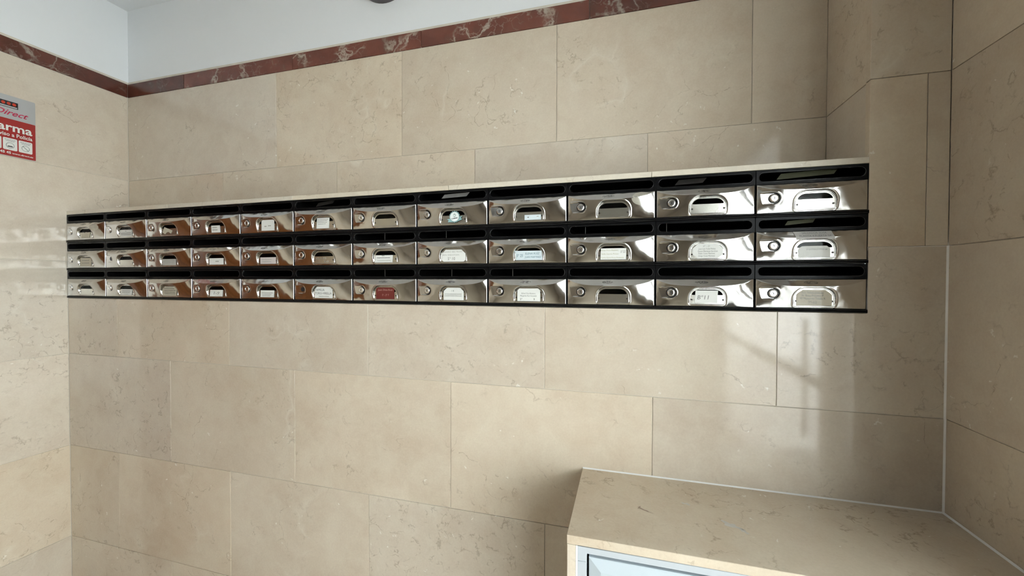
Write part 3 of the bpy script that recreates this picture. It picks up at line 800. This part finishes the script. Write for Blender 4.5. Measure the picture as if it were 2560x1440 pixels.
# text entries: (string or None for an unreadable line, x centre, y centre, height fraction, width fraction, ink, shear)
SC = None
CARDS = {
 (1, 1): (torn(), 'paper_cream', [], 'torn blank cream slip'),
 (1, 2): (rect(.10, .93, .34, 1), 'paper', [(SC, .52, .47, .10, .10, 'ink_grey'), (SC, .52, .69, .12, .72, 'ink_grey'), (SC, .52, .85, .12, .72, 'ink_grey')], 'white card with two printed lines'),
 (1, 3): (bent(), 'paper_cream', [], 'bent slanted scrap of paper'),
 (1, 4): (rect(.22, .74, .33, .98, .02), 'paper', [(SC, .42, .52, .16, .28, 'ink_faint', .2), (SC, .44, .75, .18, .30, 'ink_faint', .2)], 'small white square note'),
 (1, 5): (dcard(.18, .87, .04, .10), 'paper', [(SC, .40, .62, .2, .12, 'ink_faint'), (SC, .62, .58, .2, .16, 'ink_faint')], 'large blank crumpled white note'),
 (1, 6): (rect(.16, .78, .10, 1, -.03), 'paper', [(SC, .46, .23, .07, .52, 'ink_grey'), (SC, .44, .36, .07, .46, 'ink_grey'), (SC, .44, .50, .07, .46, 'ink_grey'), (SC, .42, .63, .07, .40, 'ink_grey')], 'white note with four printed lines'),
 (1, 9): (rect(.34, .94, .62, .99, 0), 'paper_blue', [(SC, .47, .80, .14, .05, 'ink_grey'), (SC, .82, .76, .10, .08, 'ink_faint')], 'small white strip label'),
 (2, 1): (rect(.08, .90, .12, 1, -.02), 'paper_cream', [(SC, .48, .40, .09, .55, 'ink_grey'), (SC, .48, .68, .09, .55, 'ink_grey')], 'cream card with two lines'),
 (2, 3): (rect(.06, .93, .40, 1), 'paper_grey', [(SC, .5, .58, .10, .66, 'ink_faint'), (SC, .5, .78, .10, .60, 'ink_faint')], 'greyish card with faint lines'),
 (2, 4): (rect(.08, .92, .40, 1), 'paper', [(SC, .55, .70, .2, .2, 'ink_faint')], 'wide white card almost blank'),
 (2, 5): (rect(.10, .95, .40, .99), 'paper_pink', [(SC, .45, .60, .08, .56, 'ink_faint'), (SC, .45, .80, .08, .50, 'ink_faint')], 'pinkish white card'),
 (2, 7): (rect(.03, .83, .40, 1, -.02), 'paper', [(SC, .40, .45, .10, .12, 'ink_grey'), (SC, .42, .62, .10, .58, 'ink_grey'), (SC, .44, .84, .08, .60, 'ink_faint')], 'bright white strip card'),
 (2, 8): (dcard(.02, .99, .06, .30, .08), 'paper', [('LAZARO BELTRAN', .45, .24, .14, .80, 'ink_faint'), ('BEN SEBASTIAN', .40, .48, .14, .68, 'ink_faint'), ('5º 10', .42, .78, .28, .30, 'ink_grey')], 'white card handwritten 5º 10'),
 (2, 9): (rect(.0, .98, .26, .95, .03), 'paper_blue', [('5º 25', .16, .63, .26, .24, 'ink_blue', .15), ('ELENA RUIZ', .62, .48, .17, .52, 'ink_blue', .1), ('JUAN MARTINEZ', .65, .74, .17, .60, 'ink_blue', .1)], 'pale blue card handwritten 5º 25'),
 (2, 10): (rect(.09, .93, .20, .99, -.01), 'paper', [('Adrian Ponce Expósito', .38, .34, .13, .58, 'ink_yellow'), ('Sofia García Ponce', .40, .60, .13, .56, 'ink_yellow'), ('Carlos García Ponce Fernández', .48, .86, .13, .74, 'ink_yellow'), ('5º22', .82, .46, .20, .16, 'ink_grey', .2)], 'white card with faded yellow print'),
 (2, 11): (dcard(.06, .94, .03, .28, .16), 'paper', [('4º - D', .46, .19, .15, .20, 'ink_faint', .2), ('Jose Luis Yuste Peláez', .48, .36, .13, .50, 'ink_grey'), ('Gema Martinez Sanchez', .50, .52, .13, .58, 'ink_grey'), ('Pablo Yuste Martinez', .47, .67, .13, .48, 'ink_grey'), ('Diego Yuste Martinez', .47, .83, .13, .48, 'ink_grey')], 'white card with four printed names'),
 (2, 12): (dcard(.08, .90, .30, .16), 'paper', [('4º 24 PTA Dº PISO 24', .55, .52, .12, .54, 'ink_grey')], 'white card with one tiny printed line'),
 (3, 2): (rect(.10, .90, .40, 1, -.03), 'paper', [(SC, .5, .58, .08, .58, 'ink_grey'), (SC, .48, .74, .08, .54, 'ink_grey'), (SC, .5, .90, .05, .3, 'ink_faint')], 'white card with two grey lines'),
 (3, 3): (dcard(.06, .95, .08, .26), 'paper_cream', [(SC, .50, .16, .07, .46, 'ink_grey'), (SC, .48, .31, .09, .66, 'ink'), (SC, .52, .48, .09, .74, 'ink'), (SC, .50, .65, .09, .74, 'ink'), (SC, .52, .82, .09, .76, 'ink')], 'cream card filled with printed lines'),
 (3, 4): (rect(.10, .86, .38, 1, -.03), 'paper', [('1-9', .46, .70, .34, .34, 'ink_grey', .2)], 'white card handwritten 1-9'),
 (3, 5): (rect(.10, .84, .38, 1, -.02), 'paper', [(SC, .48, .62, .08, .60, 'ink_grey'), (SC, .44, .75, .08, .50, 'ink_grey'), (SC, .42, .88, .08, .44, 'ink_grey')], 'white card with three grey lines'),
 (3, 6): (dcard(.04, .93, .03, .22), 'paper', [('FAMILIA', .30, .30, .24, .46, 'ink'), ('TORO-VIRELLA', .47, .60, .24, .82, 'ink'), (SC, .5, .86, .12, .5, 'ink_faint')], 'white FAMILIA card and no lock'),
 (3, 7): (dcard(.07, .90, .04, .14), 'paper_red', [('Juan Diaz-Ruiz', .50, .25, .17, .66, 'ink_pink'), ('3º - 2º 7', .50, .68, .20, .30, 'ink_pink')], 'dark red card'),
 (3, 8): (dcard(.10, .92, .03, .26), 'paper', [('1 B', .47, .28, .16, .10, 'ink_grey'), ('ANTONIO FERNANDEZ SANCHEZ', .49, .54, .11, .70, 'ink'), ('DOLORES ROMERO FERNANDEZ', .49, .68, .11, .70, 'ink')], 'white card with two bold printed lines'),
 (3, 9): (dcard(.08, .92, .05, .14), 'paper', [('Rafael Diaz Romero', .48, .42, .15, .52, 'ink_grey', .35), ('Margarita Ruiz Gonzalez', .48, .60, .15, .62, 'ink_grey', .35), ('5º', .22, .86, .20, .08, 'ink'), ('9', .70, .86, .20, .05, 'ink')], 'white visiting card in script'),
 (3, 11): (rect(.14, .80, .10, .92, -.03), 'paper', [('Bº11', .38, .58, .34, .34, 'ink_grey', .15)], 'white note handwritten Bº11'),
 (3, 12): (dcard(.04, .96, .02, .30), 'paper_cream', [('Fco. Tirado Jiménez', .46, .20, .16, .56, 'ink_grey'), ('Mª Rosa Romero P', .46, .38, .16, .56, 'ink_grey'), ('Mª Macarena Tirado R', .46, .56, .16, .66, 'ink_grey'), ('3º-12', .46, .80, .20, .22, 'ink_grey')], 'cream card with three printed names'),
}
_rs = random.Random(11)
def scribble(w, h):
    """an unreadable line of writing: one connected strip of uneven letter heights"""
    n = max(4, int(w / .0007)); up, dn = [], []
    for i in range(n + 1):
        x = -w / 2 + w * i / n
        gap = (i % 9 == 8)
        a = h * (.06 if gap else _rs.uniform(.18, .5)); b = h * (.06 if gap else _rs.uniform(.18, .42))
        up.append((x, a)); dn.append((x, -b))
    V = [(x, 0, z) for x, z in up] + [(x, 0, z) for x, z in dn]
    return mesh_from(V, [(n + 1 + i, n + 2 + i, i + 1, i) for i in range(n)], 'lettering')
ROWN = {1: 'top', 2: 'middle', 3: 'bottom'}
ORD = ['', 'first', 'second', 'third', 'fourth', 'fifth', 'sixth', 'seventh', 'eighth', 'ninth', 'tenth', 'eleventh', 'twelfth']
NOLOCK = {(2, 2), (3, 6)}
EXTRA = {(1, 8): 'round teal ribbon badge', (2, 6): 'empty window scribbled on', (1, 7): 'empty card window', (1, 10): 'empty card window and dull sticker film',
         (1, 11): 'empty card window', (1, 12): 'empty card window', (3, 1): 'empty card window', (3, 10): 'empty card window', (2, 2): 'empty card window and missing lock'}
MID = (CW - DW) / 2
def make_mailbox(r, c):
    e = empty('mailbox', ((c - 1) * CW, 0, (ZF * S) - r * RH))
    desc = EXTRA.get((r, c)) or CARDS[(r, c)][3]
    tag(e, f'steel mailbox with {desc}, {ORD[c]} from left in {ROWN[r]} row', 'mailbox', 'polished steel mailboxes')
    sp = link('slot_panel', ME_PANEL, 'black', e)
    link('slot_rim', ME_RIM, 'black_gloss', sp)
    link('casing', ME_CASE, 'cavity', e)
    link('door_backing', ME_BACK, 'cavity', e)
    link('bottom_rail', ME_RAIL, 'black_gloss', e)
    d = link('door', ME_DOOR, 'steel', e); d.location = (MID, 0, LH)
    link('card_plate', ME_PLATE, 'steel_plate', d)
    link('plate_bead', ME_BEAD, 'steel', d)
    for x in (fx(.035), fx(.965)):
        rv = link('rivet', ME_RIVET, 'rivet', d); rv.location = (x, -.0053, fz(.72))
    if (r, c) in NOLOCK:
        k = link('lock_hole', ME_HOLE, 'keyhole', d); k.location = (LKX, -.0042, LKB); k['label'] = 'empty dark lock hole'
    else:
        k = link('lock_shade_ring', ME_LOCKRING, 'lock_gap_shade', d); k.location = (LKX, -.0041, LKB)
        k = link('lock', ME_LOCK, 'chrome', d); k.location = (LKX, -.0041, LKB)
        k = link('keyhole', ME_KEY, 'keyhole', d); k.location = (LKX, -.0041, LKB); k.rotation_euler = (0, math.radians(_rs.choice([0, 0, 8, -20, 14])), 0)
    k = link('stamped_mark', ME_STAMP, 'stamp', d)
    k.location = (_rs.uniform(-.004, .004), 0, 0); k.scale = (_rs.uniform(.9, 1.06), 1, 1); k.location.x += .49 * DW * (1 - k.scale.x)
    k['label'] = "faint worn stamp"
    if (r, c) in CARDS:
        outl, paper, lines, _ = CARDS[(r, c)]
        yc = -.0064
        cd = link('name_card', prism(outl, [], yc, yc + .0004, 'name_card'), paper, e); cd.location = (MID, 0, LH)
        cd['label'] = CARDS[(r, c)][3]
        for ln in lines:
            s, cx, cy, hh, ww, ink = ln[:6]; sh = ln[6] if len(ln) > 6 else 0.0
            w = ww * (PX1 - PX0); h = hh * (PZ1 - PZ0)
            if s is None: me = scribble(w, h * .8)
            else:
                me = text_mesh(s, h * 1.15, shear=sh, width=w); me.transform(RX)
            o = link('lettering', me, ink, cd); o.location = (fx(cx), yc - .00025, fz(cy))
    link('window_pane', ME_PANE, 'pane', d)
    return e, d
BOX = {}
for r in (1, 2, 3):
    for c in range(1, 13): BOX[(r, c)] = make_mailbox(r, c)

# writing straight on the plate of one box
for s, x, y, w in (('C-170', .36, .50, .5), ('10', .62, .78, .2)):
    me = text_mesh(s, .008, width=w * (PX1 - PX0)); me.transform(RX)
    o = link('lettering', me, 'ink_faint', BOX[(2, 6)][1]); o.location = (fx(x), -.0056, fz(y + .08))
# dull adhesive film left on two doors
o = link('sticker_film', drape_ellipse(.85 * DW, DH - .0195, .0255, .0185), 'film', BOX[(1, 10)][1]); o['label'] = 'dull cream adhesive film'
o = link('sticker_film', drape_ellipse(.80 * DW, DH - .0230, .0230, .0150), 'film', BOX[(1, 1)][1]); o['label'] = 'dull round adhesive film'
# round teal badge sticker in one window
bd = BOX[(1, 8)][0]
def scallop(r, n=16, k=.06): return [((r * (1 + k * math.cos(n * a))) * math.cos(a), (r * (1 + k * math.cos(n * a))) * math.sin(a)) for a in [2 * math.pi * i / 96 for i in range(96)]]
def rot(pts, a): return [(x * math.cos(a) - z * math.sin(a), x * math.sin(a) + z * math.cos(a)) for x, z in pts]
ribbon = rot([(-.0250, -.0125), (-.004, -.0165), (.0, -.0168), (.004, -.0165), (.0240, -.0120), (.0200, -.0075), (.0260, -.0020), (.010, -.0040), (-.010, -.0040), (-.0270, -.0030), (-.0210, -.0080)], math.radians(8))
bo = link('badge_sticker', prism(ribbon, [], -.0083, -.0081, 'badge_sticker'), 'teal', bd)
bo.location = (MID + fx(.56), 0, LH + fz(.52)); bo['label'] = 'round teal and white badge with a ribbon'
for nm, pts, y, m in (('badge_ring', scallop(.0172), -.0085, 'teal'), ('badge_rim', circ(0, 0, .0156, 48), -.0087, 'teal_dark'), ('badge_disc', circ(0, 0, .0146, 48), -.0089, 'badge_white')):
    link(nm, prism(pts, [], y, y + .0001, nm), m, bo)
head = [(0.0 + .0042 * math.cos(a), .0042 + .0056 * math.sin(a)) for a in [2 * math.pi * i / 24 for i in range(24)]]
link('badge_portrait', prism(head, [circ(-.0006, .0036, .0026, 16)[::-1]], -.0091, -.0090, 'badge_portrait'), 'badge_grey', bo)
me = text_mesh('EL APRENDIZ', .0042, bold=.0002, width=.0205); me.transform(Matrix.Rotation(math.radians(-8), 4, 'Y') @ RX)
o = link('lettering', me, 'ink', bo); o.location = (.0004, -.0092, -.0052)

# paper note taped over the door of one box
nd_ = BOX[(2, 12)]
nx0, nx1 = .34 * DW, .685 * DW
def note_mesh():
    xs = np.linspace(0, 1, 14); bs = np.linspace(0, 1, 8); V = []; n = len(xs)
    for t in bs:
        for s in xs:
            x = nx0 + (nx1 - nx0) * s + .0035 * (1 - t) * 1.0
            b = DH - .0015 - .0215 * (1 - t)
            xx = np.linspace(x - .002, x + .002, 3); hmax = float(np.max(height(xx, np.full(3, b))))
            V.append((x, -hmax - .0009, b))
    return mesh_from(V, [(j * n + i, j * n + i + 1, (j + 1) * n + i + 1, (j + 1) * n + i) for j in range(len(bs) - 1) for i in range(n - 1)], 'paper_note', True)
no = link('paper_note', note_mesh(), 'paper_grey')
no.location = Vector(nd_[0].location) + Vector((MID, 0, LH))
tag(no, 'small handwritten paper slip taped over a door in the middle row', 'note')
for s, dz, w in (('SALVADOR SOSA', .0062, .052), ('PLANTA 4 PUERTA 24', .0142, .066)):
    me = text_mesh(s, .0068, width=w)
    for v in me.vertices:
        x, b = (nx0 + nx1) / 2 + .003 + v.co.x, DH - dz + v.co.y
        v.co = (x, -float(height(x, b)) - .0014, b)
    link('lettering', me, 'ink_grey', no)

# mail lying inside a few of the slots
def letter(r, c, x, w, h, dz, tilt, mat, label, lean=14):
    me = box_mesh(-w / 2, w / 2, -.0005, .0005, -h, 0, 0, 1, 'letter')
    for v in me.vertices: v.co.x += v.co.z * .8          # sheared, as the sheet hangs askew
    o = link('letter', me, mat); b = BOX[(r, c)][0].location
    o.location = Vector(b) + Vector((x, .020, SZ + SLR + dz)); o.rotation_euler = (math.radians(-lean), math.radians(tilt), 0)
    tag(o, label, 'letter', 'letters inside the mail slots')
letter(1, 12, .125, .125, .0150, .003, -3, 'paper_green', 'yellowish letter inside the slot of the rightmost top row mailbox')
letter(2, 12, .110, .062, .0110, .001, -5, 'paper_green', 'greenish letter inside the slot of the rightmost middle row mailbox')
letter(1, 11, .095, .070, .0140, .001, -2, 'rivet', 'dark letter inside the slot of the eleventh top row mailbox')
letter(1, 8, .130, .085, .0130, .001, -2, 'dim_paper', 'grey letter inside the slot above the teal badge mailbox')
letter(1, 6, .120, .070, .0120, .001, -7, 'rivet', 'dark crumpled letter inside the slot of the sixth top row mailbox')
# thin guard rods seen inside some slots
ME_ROD = tube([(0, .012, SZ - .013), (0, .012, SZ), (0, .012, SZ + .013)], .0008, 6, False, 'guard_rod')
for (r, c), u in {(2, 7): .48, (3, 7): .48, (2, 8): .40, (3, 8): .48, (2, 10): .21, (2, 11): .12, (3, 9): .31}.items():
    o = link('guard_rod', ME_ROD, 'rivet', BOX[(r, c)][0]); o.location.x = u * CW

# ------------------------------------------------------------------ alarm sign on the left wall
SY0, SY1, SZ0, SZ1 = -.268, -.0985, .2115, .457
sg = tag(empty('alarm_sign', M3(0.001, (SY0 + SY1) / 2, SZ0)), 'red and silver burglar alarm sign on the bright side wall', 'sign')
AX = Matrix(((0, 0, 1, 0), (1, 0, 0, 0), (0, 1, 0, 0), (0, 0, 0, 1)))      # local x -> +y, y -> z, z -> +x
def sy(f): return ((SY0 + SY1) / 2 + (f - .5) * (SY1 - SY0)) * S - ((SY0 + SY1) / 2) * S
def sz(f): return f * (SZ1 - SZ0) * S
def plate(name, f0, f1, g0, g1, lift, th, mat, par, rad=.0):
    y0, y1, z0, z1 = sy(f0), sy(f1), sz(g0), sz(g1)
    if rad:
        pts = arc(y1 - rad, z0 + rad, rad, -90, 0, 5) + arc(y1 - rad, z1 - rad, rad, 0, 90, 5) + arc(y0 + rad, z1 - rad, rad, 90, 180, 5) + arc(y0 + rad, z0 + rad, rad, 180, 270, 5)
    else: pts = [(y0, z0), (y1, z0), (y1, z1), (y0, z1)]
    me = prism(pts, [], -lift - th, -lift, name)
    me.transform(Matrix(((0, -1, 0, 0), (1, 0, 0, 0), (0, 0, 1, 0), (0, 0, 0, 1))))
    return link(name, me, mat, par)
pb = plate('sign_plate', 0, 1, 0, 1, 0, .002, 'sign_grey', sg, .004)
plate('red_field', .004, .996, .004, .615, .002, .0003, 'sign_red', pb, .002)
lg_ = plate('logo_panel', .36, .70, .80, .905, .002, .0003, 'sign_black', sg)
for k in range(3):
    me = prism([(x * .0056, z * .0056) for x, z in circ(0, 0, 1, 24)], [], -.0027, -.0024, 'logo_dot')
    me.transform(Matrix(((0, -1, 0, 0), (1, 0, 0, 0), (0, 0, 1, 0), (0, 0, 0, 1))))
    o = link('logo_dot', me, 'sign_dot', lg_); o.location = (0, sy(.455 + .09 * k), sz(.865))
plate('logo_bar', .375, .685, .808, .828, .0024, .0002, 'sign_grey', lg_)
def stext(s, size, f, g, mat, width, shear=0.0, bold=0.0, par=None):
    me = text_mesh(s, size, shear=shear, bold=bold, width=width * (SY1 - SY0) * S); me.transform(AX)
    o = link('lettering', me, mat, par or pb); o.location = (.0026, sy(f), sz(g)); return o
stext('Direct', .030, .565, .715, 'sign_pink', .57, .45, .0004)
stext('alarma', .044, .553, .475, 'sign_white', .77, 0, .0009)
stext('Aviso a Policía', .020, .625, .355, 'sign_white', .63, 0, .0003)
stext('900 45 45 45', .013, .36, .055, 'sign_white', .42, 0, .0003)
stext('www.direct.es', .008, .77, .052, 'sign_white', .36, 0, .0002)
for k, f in enumerate((.18, .44, .70)):
    b = plate('pictogram', f, f + .236, .10, .295, .0023, .0003, 'sign_white', sg, .004)
    for j in range(2):
        me = scribble(.030 - .006 * j, .0030); me.transform(Matrix(((0, 1, 0, 0), (1, 0, 0, 0), (0, 0, 1, 0), (0, 0, 0, 1))))
        o = link('caption_line', me, 'ink_grey', b); o.location = (.0029, sy(f + .118), sz(.268 - .022 * j))
    ringp = circ(0, 0, .0115, 28); me = prism(ringp, [circ(0, 0, .0100, 28)[::-1]], -.0029, -.0027, 'pictogram_ring')
    me.transform(Matrix(((0, -1, 0, 0), (1, 0, 0, 0), (0, 0, 1, 0), (0, 0, 0, 1))))
    o = link('pictogram_ring', me, 'ink_grey', b); o.location = (0, sy(f + .118), sz(.175))
    if k != 1:
        me = prism([(-.0085, .0078), (-.0075, .0088), (.0085, -.0078), (.0075, -.0088)], [], -.0030, -.0027, 'pictogram_bar')
    else:
        me = prism([(-.0075, -.0060), (.0075, -.0060), (.0060, -.0015), (-.0060, -.0015)], [], -.0030, -.0027, 'pictogram_bar')
    me.transform(Matrix(((0, -1, 0, 0), (1, 0, 0, 0), (0, 0, 1, 0), (0, 0, 0, 1))))
    o = link('pictogram_bar', me, 'ink', b); o.location = (0, sy(f + .118), sz(.175))

# round wall light whose lower edge just shows at the top of the view
wlz = .9615
lt = tag(empty('wall_light', M3(1.478, ND + .006, wlz)), 'dark round fitting on the white wall at the top edge', 'light')
link('rim', lathe([(.125, 0), (.125, .020), (.118, .030), (.104, .032), (.104, .020)], 48, 'rim'), 'lamp_dark', lt)
link('cover', lathe([(.1035, .018), (.098, .036), (.080, .052), (.05, .062), (.015, .066)], 48, 'cover'), 'lamp_glass', lt)
